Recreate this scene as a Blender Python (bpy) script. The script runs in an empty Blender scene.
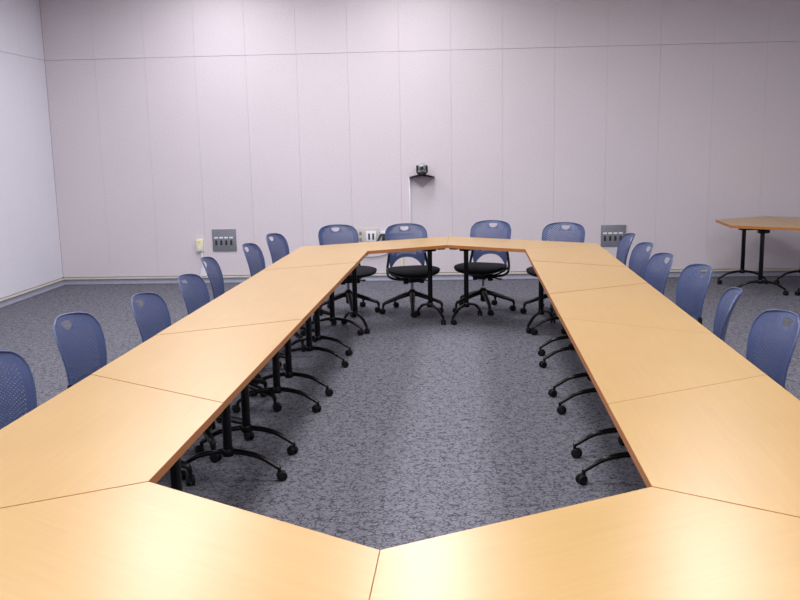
import bpy, bmesh, math, random
from math import sin, cos, pi, radians, atan2, sqrt
from mathutils import Vector, Matrix
random.seed(7)
S = bpy.context.scene
C = S.collection

# ------------------------------------------------------------------ helpers
def lin(c):
    c /= 255.0
    return c / 12.92 if c <= .04045 else ((c + .055) / 1.055) ** 2.4
def rgb(r, g, b): return (lin(r), lin(g), lin(b), 1)

def new_mat(name, col, rough=.5, metal=0., spec=.5):
    m = bpy.data.materials.new(name); m.use_nodes = True
    b = m.node_tree.nodes['Principled BSDF']
    b.inputs['Base Color'].default_value = col
    b.inputs['Roughness'].default_value = rough
    b.inputs['Metallic'].default_value = metal
    b.inputs['Specular IOR Level'].default_value = spec
    return m
def nd(m, t, **kw):
    n = m.node_tree.nodes.new(t)
    for k, v in kw.items():
        if k in n.inputs: n.inputs[k].default_value = v
        else: setattr(n, k, v)
    return n
def ln(m, a, ao, b, bi): m.node_tree.links.new(a.outputs[ao], b.inputs[bi])
def ramp(m, stops):
    r = nd(m, 'ShaderNodeValToRGB'); e = r.color_ramp.elements
    while len(e) < len(stops): e.new(.5)
    for x, (p, c) in zip(e, stops): x.position = p; x.color = c
    return r
def speckle(m, c0, c1, scale, lo=.35, hi=.65, bump=0., detail=3., stretch=None, coord='Object'):
    """two-tone noise in the base colour, and an optional fine bump"""
    b = m.node_tree.nodes['Principled BSDF']
    tc = nd(m, 'ShaderNodeTexCoord'); mp = nd(m, 'ShaderNodeMapping')
    if stretch: mp.inputs['Scale'].default_value = stretch
    ln(m, tc, coord, mp, 'Vector')
    n = nd(m, 'ShaderNodeTexNoise'); n.inputs['Scale'].default_value = scale; n.inputs['Detail'].default_value = detail
    ln(m, mp, 'Vector', n, 'Vector')
    r = ramp(m, [(lo, c0), (hi, c1)]); ln(m, n, 'Fac', r, 'Fac'); ln(m, r, 'Color', b, 'Base Color')
    if bump:
        bp = nd(m, 'ShaderNodeBump'); bp.inputs['Strength'].default_value = bump; bp.inputs['Distance'].default_value = .002
        ln(m, n, 'Fac', bp, 'Height'); ln(m, bp, 'Normal', b, 'Normal')
    return m

def link(name, bm, mat, parent=None, smooth=True, angle=40):
    bmesh.ops.recalc_face_normals(bm, faces=bm.faces)
    me = bpy.data.meshes.new(name); bm.to_mesh(me); bm.free()
    if smooth:
        me.polygons.foreach_set('use_smooth', [True] * len(me.polygons))
        try: me.set_sharp_from_angle(angle=radians(angle))
        except Exception: pass
    me.materials.append(mat)
    o = bpy.data.objects.new(name, me); C.objects.link(o)
    if parent: o.parent = parent
    return o
def tag(o, label, cat, group=None):
    o['label'] = label; o['category'] = cat
    if group: o['group'] = group
    return o
def struct(name, bm, mat, label=None, smooth=False):
    o = link(name, bm, mat, None, smooth); o['kind'] = 'structure'
    if label: o['label'] = label
    return o
def empty(name, loc=(0, 0, 0), rz=0, parent=None):
    o = bpy.data.objects.new(name, None); C.objects.link(o)
    o.location = loc; o.rotation_euler = (0, 0, rz); o.empty_display_size = .1
    if parent: o.parent = parent
    return o
def copy_tree(o, parent=None):
    c = o.copy(); C.objects.link(c)
    if parent: c.parent = parent
    for ch in list(o.children):
        if not (o.name.startswith('leg') and ch.name.startswith('lever')): copy_tree(ch, c)
    return c

def box(bm, x0, x1, y0, y1, z0, z1, bev=0., seg=2):
    t = bmesh.new(); bmesh.ops.create_cube(t, size=1)
    for v in t.verts:
        v.co = Vector(((x0 + x1) / 2 + v.co.x * (x1 - x0), (y0 + y1) / 2 + v.co.y * (y1 - y0), (z0 + z1) / 2 + v.co.z * (z1 - z0)))
    if bev: bmesh.ops.bevel(t, geom=t.edges[:], offset=bev, segments=seg, affect='EDGES', profile=.5)
    merge(bm, t)
def merge(bm, t, M=None):
    if M is not None: bmesh.ops.transform(t, matrix=M, verts=t.verts)
    me = bpy.data.meshes.new('t'); t.to_mesh(me); t.free(); bm.from_mesh(me); bpy.data.meshes.remove(me)
def smooth_path(pts, n=6):
    P = [Vector(p) for p in pts]; out = []
    for i in range(len(P) - 1):
        p0, p1, p2, p3 = P[max(i - 1, 0)], P[i], P[i + 1], P[min(i + 2, len(P) - 1)]
        for k in range(n):
            t = k / n
            out.append(.5 * ((2 * p1) + (p2 - p0) * t + (2 * p0 - 5 * p1 + 4 * p2 - p3) * t * t + (3 * p1 - p0 - 3 * p2 + p3) * t ** 3))
    out.append(P[-1]); return out
def tube(bm, path, rad, n=10, flat=1., closed=False, up=(0, 0, 1)):
    """sweep an ellipse along a path; rad is a number or list; flat squashes the section along 'up'"""
    P = [Vector(p) for p in path]; N = len(P); rings = []
    upv = Vector(up)
    for i, p in enumerate(P):
        if closed: t = P[(i + 1) % N] - P[i - 1]
        else: t = P[min(i + 1, N - 1)] - P[max(i - 1, 0)]
        t.normalize()
        a = t.cross(upv)
        if a.length < 1e-3: a = t.cross(Vector((0, 1, 0)))
        a.normalize(); b = a.cross(t).normalized()
        r = rad[i] if isinstance(rad, (list, tuple)) else rad
        rings.append([bm.verts.new(p + a * (r * cos(2 * pi * k / n)) + b * (r * flat * sin(2 * pi * k / n))) for k in range(n)])
    M = N if closed else N - 1
    for i in range(M):
        A, B = rings[i], rings[(i + 1) % N]
        for k in range(n): bm.faces.new((A[k], A[(k + 1) % n], B[(k + 1) % n], B[k]))
    if not closed:
        bm.faces.new(rings[0][::-1]); bm.faces.new(rings[-1])
def lathe(bm, prof, n=20, M=None):
    """revolve (radius, z) pairs about z"""
    t = bmesh.new(); rings = []
    for r, z in prof:
        rings.append([t.verts.new((r * cos(2 * pi * k / n), r * sin(2 * pi * k / n), z)) for k in range(n)] if r > 1e-6 else [t.verts.new((0, 0, z))])
    for A, B in zip(rings, rings[1:]):
        for k in range(n):
            q = [A[k % len(A)], A[(k + 1) % len(A)], B[(k + 1) % len(B)], B[k % len(B)]]
            u = []
            for v in q:
                if v not in u: u.append(v)
            if len(u) > 2: t.faces.new(u)
    if len(rings[0]) > 1: t.faces.new(rings[0])
    if len(rings[-1]) > 1: t.faces.new(rings[-1])
    merge(bm, t, M)
def prism(bm, poly, z0, z1, bev=0.):
    t = bmesh.new()
    a = [t.verts.new((x, y, z0)) for x, y in poly]; b = [t.verts.new((x, y, z1)) for x, y in poly]
    t.faces.new(a[::-1]); t.faces.new(b)
    for i in range(len(a)):
        j = (i + 1) % len(a); t.faces.new((a[i], a[j], b[j], b[i]))
    if bev:
        e = [x for x in t.edges if abs(x.verts[0].co.z - x.verts[1].co.z) < 1e-6]
        bmesh.ops.bevel(t, geom=e, offset=bev, segments=2, affect='EDGES', profile=.5)
    merge(bm, t)
def rot_to(d):
    return Vector((0, 0, 1)).rotation_difference(Vector(d).normalized()).to_matrix().to_4x4()
def inset(poly, d):
    n = len(poly); P = [Vector(p) for p in poly]; out = []
    area = sum(P[i].x * P[(i + 1) % n].y - P[(i + 1) % n].x * P[i].y for i in range(n))
    s = 1 if area > 0 else -1
    for i in range(n):
        a, b, c = P[i - 1], P[i], P[(i + 1) % n]
        e1 = (b - a).normalized(); e2 = (c - b).normalized()
        n1 = Vector((-e1.y, e1.x)) * s; n2 = Vector((-e2.y, e2.x)) * s
        m = (n1 + n2); m /= m.dot(n1)
        out.append(tuple(b + m * d))
    return out

# ------------------------------------------------------------------ materials
wall_c = rgb(215, 208, 214)
M_wall = new_mat('wall_fabric', wall_c, .92, spec=.15)
def wall_nodes(m, c, k):
    b = m.node_tree.nodes['Principled BSDF']
    tc = nd(m, 'ShaderNodeTexCoord')
    n1 = nd(m, 'ShaderNodeTexNoise'); n1.inputs['Scale'].default_value = 55; n1.inputs['Detail'].default_value = 4
    n2 = nd(m, 'ShaderNodeTexNoise'); n2.inputs['Scale'].default_value = 1.1; n2.inputs['Detail'].default_value = 3
    for n in (n1, n2): ln(m, tc, 'Object', n, 'Vector')
    r1 = ramp(m, [(.3, (c[0] * (1 - k), c[1] * (1 - k), c[2] * (1 - k), 1)), (.7, (min(1, c[0] * (1 + k)), min(1, c[1] * (1 + k)), min(1, c[2] * (1 + k)), 1))])
    r2 = ramp(m, [(.3, (.97, .97, .972, 1)), (.7, (1, 1, 1, 1))])
    ln(m, n1, 'Fac', r1, 'Fac'); ln(m, n2, 'Fac', r2, 'Fac')
    mx = nd(m, 'ShaderNodeMix', data_type='RGBA', blend_type='MULTIPLY'); mx.inputs[0].default_value = 1
    m.node_tree.links.new(r1.outputs['Color'], mx.inputs[6]); m.node_tree.links.new(r2.outputs['Color'], mx.inputs[7])
    m.node_tree.links.new(mx.outputs[2], b.inputs['Base Color'])
    bp = nd(m, 'ShaderNodeBump'); bp.inputs['Strength'].default_value = .3; bp.inputs['Distance'].default_value = .003
    ln(m, n1, 'Fac', bp, 'Height'); ln(m, bp, 'Normal', b, 'Normal')
wall_nodes(M_wall, wall_c, .05)
wall_l = rgb(220, 219, 229)
M_wall_left = new_mat('wall_fabric_pale_lit', wall_l, .92, spec=.15); wall_nodes(M_wall_left, wall_l, .04)  # bluer cloth, its colour also lightened for the troffer light on this wall
M_gap = new_mat('panel_gap', rgb(120, 110, 115), .95)
M_ceiling = new_mat('ceiling_tile', rgb(225, 225, 225), .95, spec=.1)
speckle(M_ceiling, rgb(214, 214, 214), rgb(230, 230, 230), 90, bump=.2)

M_carpet = new_mat('carpet', rgb(105, 105, 116), .97, spec=.08)
def carpet_nodes(m):
    b = m.node_tree.nodes['Principled BSDF']
    tc = nd(m, 'ShaderNodeTexCoord')
    warp = nd(m, 'ShaderNodeTexNoise'); warp.inputs['Scale'].default_value = 16; warp.inputs['Detail'].default_value = 2
    ln(m, tc, 'Object', warp, 'Vector')
    vm = nd(m, 'ShaderNodeVectorMath', operation='MULTIPLY_ADD')
    ln(m, warp, 'Color', vm, 0); vm.inputs[1].default_value = (.05, .05, 0); ln(m, tc, 'Object', vm, 2)
    mp = nd(m, 'ShaderNodeMapping'); mp.inputs['Scale'].default_value = (40, 64, 1); mp.inputs['Rotation'].default_value = (0, 0, .25)
    ln(m, vm, 'Vector', mp, 'Vector')
    v = nd(m, 'ShaderNodeTexVoronoi', feature='DISTANCE_TO_EDGE'); v.inputs['Scale'].default_value = 1.0
    ln(m, mp, 'Vector', v, 'Vector')
    r1 = ramp(m, [(.03, rgb(72, 71, 79)), (.17, rgb(128, 129, 138))]); ln(m, v, 'Distance', r1, 'Fac')
    # broken lines: only some of the cell borders are dark
    br = nd(m, 'ShaderNodeTexNoise'); br.inputs['Scale'].default_value = 26; br.inputs['Detail'].default_value = 1
    ln(m, tc, 'Object', br, 'Vector')
    rb = ramp(m, [(.46, (0, 0, 0, 1)), (.70, (1, 1, 1, 1))]); ln(m, br, 'Fac', rb, 'Fac')
    mx = nd(m, 'ShaderNodeMix', data_type='RGBA'); ln(m, rb, 'Color', mx, 0)
    m.node_tree.links.new(r1.outputs['Color'], mx.inputs[6]); mx.inputs[7].default_value = rgb(125, 126, 135)
    f = nd(m, 'ShaderNodeTexNoise'); f.inputs['Scale'].default_value = 170; f.inputs['Detail'].default_value = 3
    ln(m, tc, 'Object', f, 'Vector')
    rf = ramp(m, [(.3, (.70, .70, .73, 1)), (.7, (1.0, 1.0, 1.0, 1))]); ln(m, f, 'Fac', rf, 'Fac')
    m2 = nd(m, 'ShaderNodeMix', data_type='RGBA', blend_type='MULTIPLY'); m2.inputs[0].default_value = 1
    m.node_tree.links.new(mx.outputs[2], m2.inputs[6]); m.node_tree.links.new(rf.outputs['Color'], m2.inputs[7])
    m.node_tree.links.new(m2.outputs[2], b.inputs['Base Color'])
    bp = nd(m, 'ShaderNodeBump'); bp.inputs['Strength'].default_value = .5; bp.inputs['Distance'].default_value = .004
    ln(m, f, 'Fac', bp, 'Height'); ln(m, bp, 'Normal', b, 'Normal')
carpet_nodes(M_carpet)

def wood(name, a, b_, c, rough):
    m = new_mat(name, a, rough, spec=1.0 if rough < .4 else .4); b = m.node_tree.nodes['Principled BSDF']
    if rough < .4: b.inputs['Coat Weight'].default_value = .35; b.inputs['Coat Roughness'].default_value = .30
    tc = nd(m, 'ShaderNodeTexCoord'); oi = nd(m, 'ShaderNodeObjectInfo')
    ad = nd(m, 'ShaderNodeVectorMath', operation='ADD'); ln(m, tc, 'Object', ad, 0); ln(m, oi, 'Random', ad, 1)
    mp = nd(m, 'ShaderNodeMapping'); mp.inputs['Scale'].default_value = (3, 55, 3); ln(m, ad, 'Vector', mp, 'Vector')
    n = nd(m, 'ShaderNodeTexNoise'); n.inputs['Scale'].default_value = 1.0; n.inputs['Detail'].default_value = 5; n.inputs['Distortion'].default_value = .6
    ln(m, mp, 'Vector', n, 'Vector')
    n2 = nd(m, 'ShaderNodeTexNoise'); n2.inputs['Scale'].default_value = 4; n2.inputs['Detail'].default_value = 3; ln(m, ad, 'Vector', n2, 'Vector')
    r = ramp(m, [(.3, a), (.55, b_), (.75, c)]); ln(m, n, 'Fac', r, 'Fac')
    r2 = ramp(m, [(.3, (.95, .94, .92, 1)), (.7, (1, 1, 1, 1))]); ln(m, n2, 'Fac', r2, 'Fac')
    mx = nd(m, 'ShaderNodeMix', data_type='RGBA', blend_type='MULTIPLY'); mx.inputs[0].default_value = 1
    m.node_tree.links.new(r.outputs['Color'], mx.inputs[6]); m.node_tree.links.new(r2.outputs['Color'], mx.inputs[7])
    m.node_tree.links.new(mx.outputs[2], b.inputs['Base Color'])
    return m
M_top = wood('maple_laminate', rgb(180, 143, 79), rgb(183, 147, 83), rgb(186, 151, 87), .33)
M_edge = wood('maple_edge_band', rgb(166, 106, 56), rgb(172, 112, 60), rgb(178, 117, 65), .45)
M_black = new_mat('black_powder_coat', rgb(24, 23, 27), .22, spec=.3)
speckle(M_black, rgb(10, 10, 12), rgb(15, 15, 17), 300)
M_plastic = new_mat('black_plastic', rgb(27, 26, 30), .35, spec=.3); speckle(M_plastic, rgb(12, 12, 14), rgb(18, 18, 20), 200, bump=.05)
M_rubber = new_mat('caster_rubber', rgb(20, 20, 22), .6, spec=.25); speckle(M_rubber, rgb(10, 10, 12), rgb(16, 16, 18), 120)
M_fabric = new_mat('black_seat_fabric', rgb(30, 29, 36), .85, spec=.25); speckle(M_fabric, rgb(12, 12, 15), rgb(24, 23, 29), 260, bump=.4)
M_blue = new_mat('blue_polymer', rgb(88, 102, 150), .38); speckle(M_blue, rgb(66, 79, 118), rgb(72, 85, 124), 120, bump=.03)
M_steel = new_mat('gas_cylinder_steel', rgb(150, 150, 155), .3, .9); speckle(M_steel, rgb(140, 140, 145), rgb(160, 160, 165), 90)
M_red = new_mat('red_tip', rgb(150, 26, 40), .4); speckle(M_red, rgb(140, 22, 36), rgb(160, 32, 46), 90)
M_vinyl = new_mat('grey_vinyl_base', rgb(140, 143, 160), .5); speckle(M_vinyl, rgb(135, 138, 155), rgb(146, 149, 166), 40)
M_cream = new_mat('cream_trim', rgb(208, 202, 190), .5); speckle(M_cream, rgb(203, 197, 185), rgb(213, 207, 195), 30)
M_plate = new_mat('grey_wall_plate', rgb(122, 125, 135), .45); speckle(M_plate, rgb(118, 121, 131), rgb(126, 129, 139), 60)
M_white = new_mat('white_plastic', rgb(228, 229, 238), .4); speckle(M_white, rgb(223, 224, 233), rgb(233, 234, 243), 60)
M_beige = new_mat('beige_plate', rgb(196, 191, 186), .5); speckle(M_beige, rgb(192, 187, 182), rgb(200, 195, 190), 60)
M_ivory = new_mat('ivory_plastic', rgb(232, 226, 198), .45); speckle(M_ivory, rgb(227, 221, 193), rgb(237, 231, 203), 60)
M_yellow = new_mat('yellow_label', rgb(235, 222, 130), .5); speckle(M_yellow, rgb(230, 217, 124), rgb(240, 227, 136), 60)
M_dark = new_mat('dark_socket', rgb(30, 28, 28), .5); speckle(M_dark, rgb(26, 24, 24), rgb(35, 33, 33), 90)
M_green = new_mat('grey_green_socket', rgb(130, 136, 126), .5); speckle(M_green, rgb(125, 131, 121), rgb(135, 141, 131), 90)
M_shelf_shade = new_mat('shelf_shade_grey', rgb(186, 172, 180), .6); speckle(M_shelf_shade, rgb(182, 168, 176), rgb(190, 176, 184), 60)  # grey tone of the shadow below the camera shelf
M_silver = new_mat('silver_plastic', rgb(165, 167, 172), .3, .4); speckle(M_silver, rgb(160, 162, 167), rgb(170, 172, 177), 60)
M_lens = new_mat('lens_glass', rgb(40, 40, 44), .08)
speckle(M_lens, rgb(38, 38, 42), rgb(42, 42, 46), 30)

# ------------------------------------------------------------------ camera
F, PITCH, ROLL, YAW, CX, H = 885.2113, .1718, -.0202, .0802, .2024, 1.6156
right0 = Vector((cos(YAW), sin(YAW), 0)); fh = Vector((-sin(YAW), cos(YAW), 0))
fwd = fh * cos(PITCH) + Vector((0, 0, -sin(PITCH))); up0 = fh * sin(PITCH) + Vector((0, 0, cos(PITCH)))
rt = right0 * cos(ROLL) + up0 * sin(ROLL); up = -right0 * sin(ROLL) + up0 * cos(ROLL)
cd = bpy.data.cameras.new('camera'); cam = bpy.data.objects.new('camera', cd); C.objects.link(cam)
cd.sensor_width = 36; cd.sensor_fit = 'HORIZONTAL'; cd.lens = F / 800 * 36; cd.clip_start = .05
Mx = Matrix((rt, up, -fwd)).transposed().to_4x4(); Mx.translation = Vector((CX, 0, H)); cam.matrix_world = Mx
S.camera = cam

# ------------------------------------------------------------------ room shell
LX, WA, LA = -4.8438, .0284, .0164          # left corner, yaw of the back wall, yaw of the left wall
WY = 10.6845 + LX * sin(WA)
SEAM, PW, CEIL = 2.7094, .6051, 3.74
WLEN, LLEN = 10.6, 14.2
bm = bmesh.new(); box(bm, -5.6, 6.2, -3.6, 11.4, -.12, 0)
struct('floor', bm, M_carpet, 'blue grey flecked carpet')
bm = bmesh.new(); box(bm, -5.6, 6.2, -3.6, 11.4, CEIL, CEIL + .1)
struct('ceiling', bm, M_ceiling)
def panel_wall(name, mat, length, rows, M, flip=1):
    """fabric panels with rounded edges on a backing; local x along the wall, local y out of the room"""
    bm = bmesh.new()
    box(bm, 0, length, .022 * flip, .12 * flip, 0, CEIL) if flip > 0 else box(bm, 0, length, -.12, -.022, 0, CEIL)
    k = 0
    while k * PW < length - .05:
        x0, x1 = k * PW + .0003, min((k + 1) * PW, length) - .0003
        for z0, z1 in rows:
            ya, yb = (0, .024) if flip > 0 else (-.024, 0)
            box(bm, x0, x1, ya, yb, z0 + .0012, z1 - .0012, .0026, 2)
        k += 1
    o = struct(name, bm, mat, smooth=False); o.matrix_world = M; return o
ROWS = [(.092, SEAM), (SEAM, CEIL)]
Mb = Matrix.Translation((LX, WY, 0)) @ Matrix.Rotation(WA, 4, 'Z')
panel_wall('wall_back', M_wall, WLEN, ROWS, Mb)
# left wall runs from the corner towards the camera: local x along -y
Ml = Matrix.Translation((LX, WY, 0)) @ Matrix.Rotation(LA - pi / 2, 4, 'Z')
panel_wall('wall_left', M_wall_left, LLEN, ROWS, Ml, -1)
bm = bmesh.new(); box(bm, 5.55, 5.67, -3.5, 11.2, 0, CEIL); struct('wall_right', bm, M_wall)
bm = bmesh.new(); box(bm, -5.3, 5.6, -3.55, -3.43, 0, CEIL); struct('wall_front', bm, M_wall)
def strip(bm, prof, length):
    """extrude a (out, z) outline along local x"""
    a = [bm.verts.new((0, -y, z)) for y, z in prof]; b = [bm.verts.new((length, -y, z)) for y, z in prof]
    n = len(a)
    for i in range(n): bm.faces.new((a[i], a[(i + 1) % n], b[(i + 1) % n], b[i]))
    bm.faces.new(a); bm.faces.new(b[::-1])
cove = [(-.02, .003), (.034, .003), (.034, .010), (.024, .014), (.013, .022), (.009, .034), (.008, .058), (-.02, .058)]
crm = [(-.02, .064), (.016, .064), (.018, .066), (.018, .082), (.016, .084), (-.02, .084)]
for nm, prof, mt in (('baseboard', cove, M_vinyl), ('trim', crm, M_cream)):
    bm = bmesh.new(); strip(bm, prof, WLEN)
    o = struct(nm + ('_back' if nm == 'baseboard' else '_1'), bm, mt); o.matrix_world = Mb
    bm = bmesh.new(); strip(bm, [(-y, z) for y, z in prof], LLEN)
    bmesh.ops.transform(bm, matrix=Matrix.Scale(-1, 4, (0, 1, 0)), verts=bm.verts)
    bm2 = bmesh.new(); strip(bm2, prof, LLEN); bm.free()
    bmesh.ops.transform(bm2, matrix=Matrix.Scale(-1, 4, (0, 1, 0)), verts=bm2.verts)
    o = struct(nm + ('_left' if nm == 'baseboard' else '_2'), bm2, mt); o.matrix_world = Ml

# ------------------------------------------------------------------ casters and table legs
def caster_mesh(bm, x, y, z, ang, r=.0245):
    """twin wheel caster with hood and stem; (x, y, z) is the stem top, wheels touch the floor"""
    R = Matrix.Translation((x, y, 0)) @ Matrix.Rotation(ang, 4, 'Z')
    for s in (-1, 1):
        Mw = R @ Matrix.Translation((-.012, s * .013, r)) @ Matrix.Rotation(pi / 2, 4, 'X')
        lathe(bm, [(0, -.009), (r * .55, -.009), (r * .9, -.008), (r, -.004), (r, .004), (r * .9, .008), (r * .55, .009), (0, .009)], 18, Mw)
    t = bmesh.new(); box(t, -.03, .010, -.0035, .0035, r * .9, r * 2.02, .002); merge(bm, t, R)
    lathe(bm, [(.009, r * 1.4), (.009, z)], 12, Matrix.Translation((x, y, 0)))
TABLE_H, TOP_T = .737, .028
COFF, FOOT = .3812, .252
def build_leg():
    """T leg at the origin, foot along y: column > foot, two casters, top bracket, tilt lever"""
    leg = None
    bm = bmesh.new()
    lathe(bm, [(.0, .138), (.020, .138), (.0225, .145), (.0225, .675), (.019, .690), (0, .690)], 20)
    leg = link('leg', bm, M_black)
    bm = bmesh.new()
    pts = [(0, -FOOT, .066), (0, -FOOT + .03, .085), (0, -.16, .122), (0, -.08, .143), (0, 0, .150), (0, .08, .143), (0, .16, .122), (0, FOOT - .03, .085), (0, FOOT, .066)]
    sp = smooth_path(pts, 5); n = len(sp)
    tube(bm, sp, [.0125 + .005 * (1 - abs(2 * i / (n - 1) - 1)) for i in range(n)], 12, .85)
    lathe(bm, [(.026, .128), (.030, .134), (.030, .160), (.026, .168)], 18)
    link('foot', bm, M_black, leg)
    for s in (-1, 1):
        bm = bmesh.new(); caster_mesh(bm, 0, s * FOOT, .072, random.uniform(0, 6.28))
        link('caster', bm, M_rubber, leg)
    bm = bmesh.new()
    box(bm, -.035, .035, -.24, .24, .690, TABLE_H - TOP_T - .0005, .004)
    box(bm, -.045, .045, -.05, .05, .655, .692, .006)
    link('bracket', bm, M_black, leg)
    return leg
def build_lever(s):
    bm = bmesh.new()
    box(bm, s * .02 if s > 0 else -.13, .13 if s > 0 else -.02, -.035, .0, .684, TABLE_H - TOP_T - .002, .004)
    lathe(bm, [(0, .670), (.020, .670), (.024, .676), (.024, .694), (0, .697)], 14, Matrix.Translation((s * .12, -.017, 0)))
    return bm
LEG0 = build_leg(); LEG0_used = [False]
tables = []
def make_table(name, poly, centre, ang, label, dz=0., legs=(1, 1), group='trapezoid tables of the conference ring'):
    """poly in world xy; local y points at the short edge"""
    root = empty(name, (centre[0], centre[1], 0), ang)
    tag(root, label, 'table', group)
    Ri = Matrix.Rotation(-ang, 2)
    loc = [tuple(Ri @ (Vector(p) - Vector(centre))) for p in poly]
    loc = inset(loc, .0006)
    bm = bmesh.new(); prism(bm, inset(loc, .0009), TABLE_H - TOP_T + dz, TABLE_H + dz, .0)
    link('tabletop', bm, M_top, root, smooth=False)
    bm = bmesh.new(); inn = inset(loc, .0010); out = loc
    n = len(loc); z0, z1 = TABLE_H - TOP_T + dz, TABLE_H + dz - .0004
    rings = [[bm.verts.new((x, y, z)) for x, y in pl] for pl, z in ((out, z0), (out, z1), (inn, z1), (inn, z0))]
    for A, B in zip(rings, rings[1:] + rings[:1]):
        for k in range(n): bm.faces.new((A[k], A[(k + 1) % n], B[(k + 1) % n], B[k]))
    link('edge_band', bm, M_edge, root, smooth=False)
    for s in (-1, 1):
        if not LEG0_used[0]: lg = LEG0; lg.parent = root; LEG0_used[0] = True
        else: lg = copy_tree(LEG0, root)
        lg.location = (s * COFF, 0, 0)
        lv = link('lever', build_lever(s), M_black, lg)
    tables.append(root)
    return root

WI, SS, DD, BB, Y0, EE = .6671, .7393, .6517, .5424, 2.2152, .3882
DT = DD * math.tan(BB); LL = SS + 2 * DT
YI = [Y0, Y0 + SS, Y0 + SS + LL, Y0 + 2 * SS + LL, Y0 + 2 * SS + 2 * LL, Y0 + 3 * SS + 2 * LL]
YO = [YI[0] - DT, YI[1] + DT, YI[2] - DT, YI[3] + DT, YI[4] - DT, YI[5] + DT]
side_lab = {
 -1: ['maple trapezoid table on the left side of the ring, nearest the camera',
      'maple trapezoid table on the left side, second from the camera, wide edge facing inward',
      'maple trapezoid table in the middle of the left side, third from the camera',
      'maple trapezoid table on the left side, fourth from the camera, wide edge facing inward',
      'maple trapezoid table at the far left corner, fifth and last along the left'],
 1: ['maple trapezoid table on the right side of the ring, nearest the camera',
     'maple trapezoid table on the right side, second from the camera, wide edge facing inward',
     'maple trapezoid table in the middle of the right side, third from the camera',
     'maple trapezoid table on the right side, fourth from the camera, wide edge facing inward',
     'maple trapezoid table at the far right corner, fifth and last along the right']}
DZ = {-1: [.0004, .0016, .0028, .0022, .0034], 1: [.0004, .0006, .0006, .0020, .0034]}
for sd in (-1, 1):
    for k in range(5):
        poly = [(sd * WI, YI[k]), (sd * WI, YI[k + 1]), (sd * (WI + DD), YO[k + 1]), (sd * (WI + DD), YO[k])]
        inward = (k % 2 == 0)               # short edge faces the middle of the ring
        fx = -sd if inward else sd
        make_table('conference_table', poly, (sd * (WI + DD / 2), (YI[k] + YI[k + 1]) / 2), -fx * pi / 2, side_lab[sd][k], DZ[sd][k])
Q = DT + EE * DD / WI
AP = (YI[0] - EE, YI[5] + EE)
end_lab = {(-1, 0): 'maple trapezoid end table in the left foreground, left of the near centre seam',
           (1, 0): 'maple trapezoid end table in the right foreground, right of the near centre seam',
           (-1, 1): 'maple trapezoid end table at the far end, left of the far centre seam',
           (1, 1): 'maple trapezoid end table at the far end, right of the far centre seam'}
for (sd, fr), lab in end_lab.items():
    yin, ys = (YI[5], 1) if fr else (YI[0], -1)
    ya = AP[fr]; yo = YO[5] if fr else YO[0]
    poly = [(sd * WI, yin), (0, ya), (0, ya + ys * Q), (sd * (WI + DD), yo)]
    nrm = Vector((sd * EE, WI * ys)).normalized()    # outward
    mid = Vector((sd * WI / 2, (yin + ya) / 2)) + nrm * DD / 2
    f = -nrm
    make_table('conference_table', poly, tuple(mid), atan2(-f.x, f.y), lab, (.0030 if fr else -.0008) + (.0006 if fr and sd > 0 else 0))

# two more tables pushed together against the far wall at the right
A, B, Cc, Dd = (2.95, 10.17), (2.91, 9.44), (3.53, 9.03), (3.61, 10.55)
def mirror_pt(p):
    a, d = Vector(Cc), (Vector(Dd) - Vector(Cc)).normalized(); v = Vector(p) - a
    return tuple(a + d * (2 * v.dot(d)) - v)
def centre_of(a, b, c, d): return tuple((Vector(a) + Vector(b) + Vector(c) + Vector(d)) / 4)
ax = (Vector(A) - Vector(B)).normalized()
c1 = (Vector(A) + Vector(B)) / 2 * .5 + (Vector(Cc) + Vector(Dd)) / 2 * .5
f = Vector((-ax.y, ax.x))
make_table('side_table', [B, Cc, Dd, A], tuple(c1), atan2(-f.x, f.y),
           'maple trapezoid table standing alone from the ring, by the back wall at the right', group='tables by the back wall')
A2, B2 = mirror_pt(A), mirror_pt(B)
c2 = (Vector(A2) + Vector(B2)) / 2 * .5 + (Vector(Cc) + Vector(Dd)) / 2 * .5
make_table('side_table', [Cc, B2, A2, Dd], tuple(c2), atan2(f.x, -f.y),
           "maple table cut off by the photo's right edge, against the table by the wall", .001, group='tables by the back wall')

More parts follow.
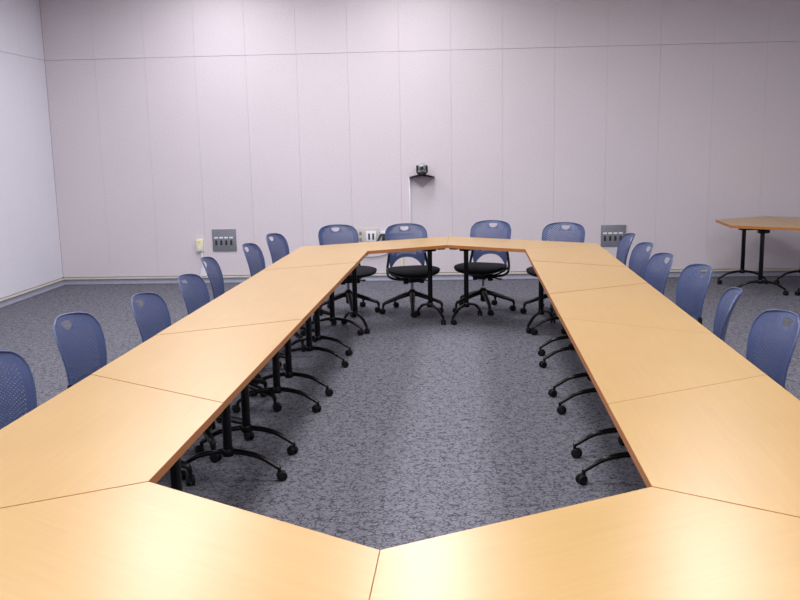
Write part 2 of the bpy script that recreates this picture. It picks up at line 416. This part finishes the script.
# ------------------------------------------------------------------ chair
BT = .85
def chair_back_bm():
    """perforated polymer shell, open D shaped handle, arched lower edge"""
    NU, NV = 38, 42
    def hw(z):
        r = .092; w = .172 + .042 * min(1, max(0, z - .43) / .27)
        if z > BT - r: w = w - r + sqrt(max(0, r * r - (z - (BT - r)) ** 2))
        return w
    def pos(u, v):
        a = abs(u)
        zb = .412 + .115 * (1 - a ** 2.4); zt = BT - .008 * u * u
        z = zb + (zt - zb) * v; zc = .43 + (BT - .43) * v if v > .5 else z
        x = u * hw(max(z, .43) if v < .8 else z + .010 * u * u)
        t = (z - .43) / .42
        y = -.205 - .004 * t - .150 * max(0, t - .30) ** 2
        y += (.036 + .010 * t) * (u * u) * (abs(x) / max(1e-6, a * .21) if a > 1e-6 else 1)
        return Vector((x, y, z))
    bm = bmesh.new()
    us = [-1 + 2 * i / NU for i in range(NU + 1)]; vs = [j / NV for j in range(NV + 1)]
    V = [[pos(u, v) for u in us] for v in vs]
    # the handle: a block of cells removed and its rim pulled to a D shape
    ci = [i for i in range(NU + 1) if abs(V[int(NV * .9)][i].x) <= .047]; i0, i1 = ci[0], ci[-1]
    zc = BT - .038; hh, hwid = .0215, .043
    cj = [j for j in range(NV + 1) if abs(V[j][NU // 2].z - zc + .006) <= .0245]; j0, j1 = cj[0], cj[-1]
    def dshape(th):
        cx, sz = cos(th), sin(th)
        hh = .013 if sz > 0 else .029
        # upper side flat with tight corners, lower side a half ellipse
        e = 6.0 if sz > 0 else 2.0
        k = (abs(cx) ** e + abs(sz) ** e) ** (-1 / e)
        return hwid * k * cx, hh * k * sz
    for j in range(j0, j1 + 1):
        for i in range(i0, i1 + 1):
            if j in (j0, j1) or i in (i0, i1):
                p = V[j][i]; a = (i - (i0 + i1) / 2) / ((i1 - i0) / 2); b = (j - (j0 + j1) / 2) / ((j1 - j0) / 2)
                dx, dz = dshape(atan2(b, a))
                if b < 0: dz = dz * .95
                q = pos(0, 0); 
                p.x = dx; p.z = zc + dz
    G = [[bm.verts.new(p) for p in row] for row in V]
    for j in range(NV):
        for i in range(NU):
            if j0 <= j < j1 and i0 <= i < i1: continue
            c = [G[j][i], G[j][i + 1], G[j + 1][i + 1], G[j + 1][i]]
            um, vm_ = (us[i] + us[i + 1]) / 2, (vs[j] + vs[j + 1]) / 2
            holed = (i + j) % 2 == 0 and abs(um) < .80 and .10 < vm_ < .93 and not (j0 - 2 <= j < j1 + 2 and i0 - 2 <= i < i1 + 2)
            if vm_ > .83 and abs(um) > .62: holed = False
            if vm_ < .22 and abs(um) > .5: holed = False
            if not holed: bm.faces.new(c); continue
            m = sum((v.co for v in c), Vector()) / 4
            k = .80
            inn = [bm.verts.new(m + ((c[q].co + c[(q + 1) % 4].co) / 2 - m) * k) for q in range(4)]
            for q in range(4):
                bm.faces.new((c[q], inn[q], inn[q - 1]))
                bm.faces.new((c[q], c[(q + 1) % 4], inn[q]))
    for v in [v for v in bm.verts if not v.link_faces]: bm.verts.remove(v)
    # outline bead
    loop = [V[0][i] for i in range(NU + 1)] + [V[j][NU] for j in range(1, NV + 1)] + [V[NV][i] for i in range(NU - 1, -1, -1)] + [V[j][0] for j in range(NV - 1, 0, -1)]
    return bm, [p.copy() for p in loop]
def outline(th, hw_, d, e=2.7):
    c, s = cos(th), sin(th); k = (abs(c) ** e + abs(s) ** e) ** (-1 / e)
    x, y = hw_ * k * c, d * k * s
    return x * (1 - .12 * max(0, -s)), y
def pad(bm, hw_, d, prof, yc, n=48, dish=0., fall=0.):
    rings = []
    for sc, z in prof:
        if sc < 1e-6: rings.append([bm.verts.new((0, yc, z - dish))]); continue
        R = []
        for k in range(n):
            x, y = outline(2 * pi * k / n, hw_, d); x *= sc; y *= sc
            zz = z - dish * (1 - min(1, sc) ** 2) + dish * .6 * (x / hw_) ** 2 - fall * max(0, y / d) ** 3
            R.append(bm.verts.new((x, yc + y, zz)))
        rings.append(R)
    for A_, B_ in zip(rings, rings[1:]):
        for k in range(n):
            q = [A_[k % len(A_)], A_[(k + 1) % len(A_)], B_[(k + 1) % len(B_)], B_[k % len(B_)]]; u = []
            for v in q:
                if v not in u: u.append(v)
            if len(u) > 2: bm.faces.new(u)
    for R in (rings[0], rings[-1]):
        if len(R) > 2: bm.faces.new(R)
def make_chair():
    root = empty('office_chair')
    bm, loop = chair_back_bm()
    o = link('backrest', bm, M_blue, root)
    md = o.modifiers.new('s', 'SOLIDIFY'); md.thickness = .0016; md.offset = 0
    dg = bpy.context.evaluated_depsgraph_get(); me = bpy.data.meshes.new_from_object(o.evaluated_get(dg)); o.modifiers.clear()
    b2 = bmesh.new(); b2.from_mesh(me); tube(b2, loop, .0046, 8, closed=True); b2.to_mesh(me); b2.free()
    me.polygons.foreach_set('use_smooth', [True] * len(me.polygons)); me.set_sharp_from_angle(angle=radians(45))
    o.data = me; me.name = 'backrest'
    # seat cushion and the polymer pan beneath it
    bm = bmesh.new()
    pad(bm, .255, .235, [(0, .446), (.4, .446), (.8, .444), (.93, .440), (.985, .434), (1.0, .426), (.985, .420), (.9, .418), (0, .418)], .045, dish=.010, fall=.030)
    link('seat', bm, M_fabric, root, angle=60)
    bm = bmesh.new()
    pad(bm, .252, .232, [(0, .418), (.97, .418), (.995, .415), (.97, .408), (.85, .390), (.65, .372), (.4, .363), (0, .361)], .045, fall=.030)
    link('seat_pan', bm, M_plastic, root, angle=60)
    # side tubes from the back shell down and under the seat
    for s in (-1, 1):
        bm = bmesh.new()
        tube(bm, smooth_path([(s * .186, -.172, .56), (s * .196, -.168, .50), (s * .210, -.155, .42), (s * .212, -.118, .358), (s * .180, -.05, .334), (s * .10, .0, .327), (s * .045, .02, .327)], 6), .0125, 10)
        link('back_frame', bm, M_plastic, root)
        bm = bmesh.new()
        tube(bm, smooth_path([(s * .212, -.158, .430), (s * .215, -.09, .397), (s * .175, .0, .364), (s * .11, .05, .342), (s * .05, .05, .334)], 5), .009, 8)
        link('seat_support', bm, M_plastic, root)
    bm = bmesh.new()
    box(bm, -.065, .065, -.10, .10, .305, .363, .012); box(bm, -.10, .10, -.03, .05, .320, .358, .010)
    for x in (-.09, .07): lathe(bm, [(0, .290), (.022, .290), (.026, .296), (.026, .327), (0, .332)], 16, Matrix.Translation((x, .03, 0)))
    link('mechanism', bm, M_plastic, root)
    bm = bmesh.new()
    tube(bm, [(-.06, .02, .325), (-.13, .0, .312), (-.17, -.01, .305)], .007, 8)
    lv = link('lever', bm, M_plastic, root)
    bm = bmesh.new(); tube(bm, smooth_path([(-.168, -.010, .3055), (-.185, -.012, .303), (-.195, -.013, .302)], 3), .010, 10)
    k = link('lever_tip', bm, M_red, lv); k['label'] = 'red tip of the lever'
    bm = bmesh.new()
    lathe(bm, [(0, .09), (.020, .09), (.027, .10), (.028, .215), (.024, .228), (.0145, .230)], 20)
    link('column', bm, M_plastic, root)
    bm = bmesh.new(); lathe(bm, [(.0135, .226), (.0135, .31)], 16); link('gas_cylinder', bm, M_steel, root)
    bm = bmesh.new()
    lathe(bm, [(.030, .150), (.038, .158), (.040, .205), (.034, .216), (.029, .218)], 24)
    for q in range(5):
        a = 2 * pi * q / 5 + .35; d = Vector((cos(a), sin(a), 0))
        pts = [d * r + Vector((0, 0, z)) for r, z in ((.02, .186), (.08, .172), (.16, .148), (.24, .122), (.285, .106), (.299, .090), (.302, .066))]
        sp = smooth_path(pts, 4); n = len(sp)
        tube(bm, sp, [.030 - .017 * (i / (n - 1)) for i in range(n)], 10, .85)
    sb = link('star_base', bm, M_plastic, root)
    for q in range(5):
        a = 2 * pi * q / 5 + .35
        bm = bmesh.new(); caster_mesh(bm, .302 * cos(a), .302 * sin(a), .07, random.uniform(0, 6.28), .0275)
        link('caster', bm, M_rubber, sb)
    return root
GRP = 'blue chairs around the conference ring'
CH = [  # seat post x, y, facing angle (deg from +x), height change, base turn, label
 (-1.42, 3.178, -3, 0, "blue perforated office chair cut by the photo's left edge, nearest on the left side"),
 (-1.464, 4.011, -2, 0, 'blue perforated office chair second from the camera on the left, black seat showing'),
 (-1.324, 4.602, -1.3, 0, 'blue perforated office chair third from the camera along the left side'),
 (-1.308, 5.323, -1, 0, 'blue office chair fourth from the camera on the left, overlapping the next'),
 (-1.443, 6.236, 6, 0, 'blue office chair fifth from the camera on the left side, below the ivory wall box'),
 (-1.363, 7.1, -2.9, 0, 'blue office chair sixth from the camera on the left, right of the socket plate'),
 (-1.348, 7.904, -10, 0, 'blue office chair last on the left side, at the far left corner of the tables'),
 (-1, 8.594, -57, 0, 'blue office chair leftmost behind the far end tables, by the beige socket plate'),
 (-0.365, 8.596, -71, 0, 'blue office chair behind the far end table, below the wall camera shelf'),
 (0.331, 8.66, -114, 0.016, 'blue office chair behind the far end table just right of the centre seam'),
 (1.024, 8.502, -116, 0, 'blue office chair rightmost behind the far tables, left of the right grey socket plate'),
 (1.303, 7.562, 180, 0, 'blue office chair last on the right side, overlapping the right grey socket plate'),
 (1.302, 6.822, 185.7, 0, 'blue office chair fifth from the camera on the right side'),
 (1.296, 6.134, 187.4, 0, 'blue office chair fourth from the camera on the right side'),
 (1.392, 5.536, 188.5, 0, 'blue office chair third from the camera on the right side'),
 (1.323, 4.681, 169, 0, 'blue office chair second from the camera on the right side, turned nearly edge on'),
 (1.353, 3.967, 185.5, 0, 'blue perforated office chair nearest the camera on the right side'),
]
proto = make_chair()
BASE_TURN = [0, 0, .3, 1.0, 0, .5, .2, -.37, -.30, .576, .21, 0.07, .8, 0.29, .5, .2, 0.76]
for i, (x, y, a, dz, lab) in enumerate(CH):
    c = proto if i == 0 else copy_tree(proto)
    c.location = (x, y, 0)
    c.rotation_euler = (0, 0, radians(a) - pi / 2)
    tag(c, lab, 'chair', GRP)
    for ch in c.children:
        if dz and ch.name.split('.')[0] not in ('star_base', 'column'): ch.location.z += dz
        if ch.name.split('.')[0] == 'star_base': ch.rotation_euler.z = BASE_TURN[i]

# ------------------------------------------------------------------ things on the back wall (local frame: x along wall, -y into the room)
def on_wall(name, x, z, label, cat, group=None):
    """x is the world x of the thing"""
    s = (x - LX) / cos(WA)
    o = empty(name, (LX + s * cos(WA), WY + s * sin(WA), z), WA)
    return tag(o, label, cat, group)
def socket_plate(x0, x1, z0, z1, label):
    o = on_wall('socket_plate', (x0 + x1) / 2, (z0 + z1) / 2, label, 'socket plate', 'grey socket plates')
    w, h = (x1 - x0) / 2, (z1 - z0) / 2
    bm = bmesh.new(); box(bm, -w, w, -.012, 0, -h, h, .003); link('plate', bm, M_plate, o)
    for k in range(4):
        x = -.100 + k * .062
        bm = bmesh.new(); box(bm, x - .013, x + .013, -.0135, -.011, -.060, .000, .0008)
        box(bm, x - .009, x + .009, -.016, -.012, -.052, -.034, .001); link('socket', bm, M_dark, o)
        bm = bmesh.new()
        box(bm, x - .023, x + .023, -.0130, -.0115, .022, .042, .0005)
        link('name_strip', bm, M_white, o)
    for k in range(4):
        sx, sz = ((-1, 1)[k % 2]) * .078, (.097, -.100)[k // 2]
        bm = bmesh.new(); lathe(bm, [(0, 0), (.007, 0), (.008, .001), (.006, .003), (0, .0035)], 12, Matrix.Translation((sx, -.0115, sz)) @ Matrix.Rotation(pi / 2, 4, 'X'))
        link('screw', bm, M_plate, o)
    return o
socket_plate(-2.938, -2.643, .392, .662, 'grey four socket wall plate on the back wall at the left, beside the ivory box')
socket_plate(1.768, 2.064, .382, .640, 'grey four socket wall plate on the back wall at the right, behind the chairs')
# ivory jack box and its white raceway
o = on_wall('jack_box', -3.092, .470, 'small ivory jack box with yellow sticker on the back wall, left of the grey plate', 'jack box')
bm = bmesh.new(); box(bm, -.042, .042, -.045, 0, -.075, .073, .006); link('housing', bm, M_ivory, o)
bm = bmesh.new(); box(bm, -.030, .020, -.0462, -.044, .035, .060, .0005); k = link('sticker', bm, M_yellow, o); k['label'] = 'yellow sticker'
bm = bmesh.new(); box(bm, -.022, .022, -.0465, -.044, -.050, -.015, .001); link('jack_cover', bm, M_white, o)
bm = bmesh.new()
t = bmesh.new(); box(t, -.014, .014, -.022, 0, .180, .3935, .003); merge(bm, t)
prism_pts = [(-.036, .088), (.036, .088), (.030, .115), (.014, .20), (-.014, .20), (-.030, .115)]
t = bmesh.new(); a = [t.verts.new((x, -.026, z)) for x, z in prism_pts]; b = [t.verts.new((x, 0, z)) for x, z in prism_pts]
t.faces.new(a); t.faces.new(b[::-1])
for i in range(6): t.faces.new((a[i], b[i], b[(i + 1) % 6], a[(i + 1) % 6]))
merge(bm, t)
o = link('raceway', bm, M_white); o.location = (-3.075, WY + (-3.075 - LX) / cos(WA) * sin(WA), 0); o.rotation_euler.z = WA
tag(o, 'white cable raceway with flared foot running down below the ivory jack box', 'raceway')
# beige plate with rockers behind the far chairs
o = on_wall('outlet_plate', -1.085, .555, 'wide beige outlet plate on the back wall between two chairs', 'outlet plate')
bm = bmesh.new(); box(bm, -.20, .20, -.012, 0, -.095, .095, .003); link('plate', bm, M_beige, o)
for z in (-.045, .030):
    bm = bmesh.new(); box(bm, -.048, -.018, -.017, -.011, z - .020, z + .024, .004); link('outlet', bm, M_green, o)
bm = bmesh.new(); box(bm, .035, .158, -.030, -.011, -.070, .055, .004); sw = link('switch_frame', bm, M_white, o); sw['label'] = 'white frame holding two dark slots'
for x in (.073, .122):
    bm = bmesh.new(); box(bm, x - .011, x + .011, -.033, -.029, -.045, .030, .002); link('slot', bm, M_dark, sw)
# cable, small raceway, adapter
def wall_pt(x, off, z):
    s = (x - LX) / cos(WA); return Vector((LX + s * cos(WA), WY + s * sin(WA), z)) + Vector((sin(WA), -cos(WA), 0)) * off
bm = bmesh.new()
tube(bm, smooth_path([wall_pt(-1.03, .050, .472), wall_pt(-1.00, .05, .455), wall_pt(-.95, .05, .452), wall_pt(-.905, .04, .50), wall_pt(-.875, .03, .560), wall_pt(-.83, .03, .566), wall_pt(-.74, .03, .566)], 5), .010, 8)
tag(link('power_cable', bm, M_dark), 'black cable running from the beige outlet plate to the right', 'cable')
bm = bmesh.new(); box(bm, -.20, .20, -.028, -.0, -.014, .014, .003)
o = link('horizontal_raceway', bm, M_white); p = wall_pt(-.675, 0, .592); o.location = p; o.rotation_euler.z = WA
tag(o, 'short white horizontal raceway beside the beige outlet plate', 'raceway')
bm = bmesh.new(); box(bm, -.035, .035, -.04, -.0, -.03, .03, .004)
o = link('power_adapter', bm, M_dark); o.location = wall_pt(-.82, 0, .515); o.rotation_euler.z = WA
tag(o, 'small black adapter block on the back wall right of the beige plate', 'adapter')
bm = bmesh.new(); box(bm, -.010, .010, -.020, 0, -.325, .300, .002)
o = link('vertical_raceway', bm, M_white); o.location = wall_pt(-.512, 0, .935); o.rotation_euler.z = WA
tag(o, 'thin white vertical raceway running down from the left end of the camera shelf', 'raceway')
bm = bmesh.new(); box(bm, -.012, .012, -.022, 0, -.175, .175, .002)
o = link('lower_raceway', bm, M_ivory); o.location = wall_pt(-.622, 0, .262); o.rotation_euler.z = WA
tag(o, 'short ivory raceway low on the back wall behind the chair left of centre', 'raceway')
bm = bmesh.new()
tube(bm, smooth_path([wall_pt(-1.24, .02, .36), wall_pt(-1.15, .03, .315), wall_pt(-1.0, .03, .297), wall_pt(-.85, .03, .315), wall_pt(-.78, .02, .345)], 5), .007, 8)
tag(link('hanging_cable', bm, M_plate), 'thin grey cable drooping along the back wall below the beige outlet plate', 'cable')

# shelf and camera
o = on_wall('wall_shelf', -.361, 1.245, 'black half round shelf on the back wall carrying the conference camera', 'shelf')
bm = bmesh.new()
NX = 24
rows = []
for i in range(NX + 1):
    x = -.152 + .304 * i / NX; d = .05 + .14 * sqrt(max(0, 1 - (x / .152) ** 2)); z = .030 * (1 - (x / .152) ** 2)
    rows.append([bm.verts.new((x, -yy, z + zz)) for yy, zz in ((0, -.008), (d - .003, -.008), (d, -.004), (d, .005), (d - .003, .008), (0, .008))])
for A_, B_ in zip(rows, rows[1:]):
    for k in range(6): bm.faces.new((A_[k], A_[(k + 1) % 6], B_[(k + 1) % 6], B_[k]))
bm.faces.new(rows[0]); bm.faces.new(rows[-1][::-1])
link('board', bm, M_black, o)
bm = bmesh.new()  # no real mount: the shadow under the board, shaped as a grey plate
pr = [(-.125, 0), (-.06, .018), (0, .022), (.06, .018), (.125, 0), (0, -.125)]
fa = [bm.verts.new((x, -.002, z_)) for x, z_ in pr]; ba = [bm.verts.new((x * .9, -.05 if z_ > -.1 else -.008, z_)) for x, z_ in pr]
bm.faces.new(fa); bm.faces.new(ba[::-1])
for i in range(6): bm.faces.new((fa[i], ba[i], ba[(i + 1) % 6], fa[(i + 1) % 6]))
link('bracket', bm, M_shelf_shade, o, smooth=False)['label'] = 'grey triangle modelling the shadow under the shelf'  # no real bracket: stands in for the shelf's shadow
o = on_wall('conference_camera', -.358, 1.2838, 'small silver and black conference camera standing on the black wall shelf', 'camera')
R0 = Matrix.Translation((0, -.10, 0))
bm = bmesh.new(); lathe(bm, [(0, 0), (.052, 0), (.056, .004), (.054, .014), (.030, .022), (0, .024)], 28, R0); link('base', bm, M_black, o)
bm = bmesh.new()
for s in (-1, 1):
    t = bmesh.new(); box(t, s * .058 - .010, s * .058 + .010, -.035, .035, .018, .108, .008); merge(bm, t, R0)
t = bmesh.new(); box(t, -.06, .06, -.03, .03, .014, .026, .004); merge(bm, t, R0)
link('yoke', bm, M_black, o)
bm = bmesh.new(); lathe(bm, [(0, -.050), (.022, -.048), (.042, -.034), (.050, -.012), (.050, .012), (.041, .034), (.022, .048), (0, .052)], 24, R0 @ Matrix.Translation((0, 0, .078)))
hd = link('head', bm, M_silver, o)
bm = bmesh.new(); lathe(bm, [(.0, 0), (.024, 0), (.024, .010), (.029, .012), (.029, -.02)], 24, R0 @ Matrix.Translation((0, -.048, .070)) @ Matrix.Rotation(pi / 2, 4, 'X')); link('lens_ring', bm, M_silver, hd)
bm = bmesh.new(); lathe(bm, [(0, .006), (.012, .0085), (.0235, .0102), (.0235, .0115), (.012, .0135), (0, .0145)], 24, R0 @ Matrix.Translation((0, -.048, .070)) @ Matrix.Rotation(pi / 2, 4, 'X')); link('lens', bm, M_lens, hd)

# ------------------------------------------------------------------ lights: recessed fluorescent troffers in the ceiling
SPREAD = 172
def troffer(x, y, e, w=.6, l=1.2, col=(1, .975, 1)):
    d = bpy.data.lights.new('troffer', 'AREA'); d.shape = 'RECTANGLE'; d.size = w; d.size_y = l; d.energy = e; d.color = col; d.spread = radians(SPREAD)
    o = bpy.data.objects.new('troffer', d); C.objects.link(o); o.location = (x, y, CEIL - .02); return o
E0 = 62
for y in (-1.8, 1.2, 4.2, 7.2):
    for x in (-2.6, -.2, 2.2):
        troffer(x, y, E0)
for x in (-2.6, -.4): troffer(x, 9.3, E0 * .75)
w = bpy.data.worlds.new('world'); S.world = w; w.use_nodes = True
w.node_tree.nodes['Background'].inputs[0].default_value = (.9, .9, 1, 1); w.node_tree.nodes['Background'].inputs[1].default_value = .05
S.view_settings.view_transform = 'Standard'; S.view_settings.look = 'None'
S.view_settings.gamma = 1; S.view_settings.use_curve_mapping = False
S.view_settings.exposure = -0.26
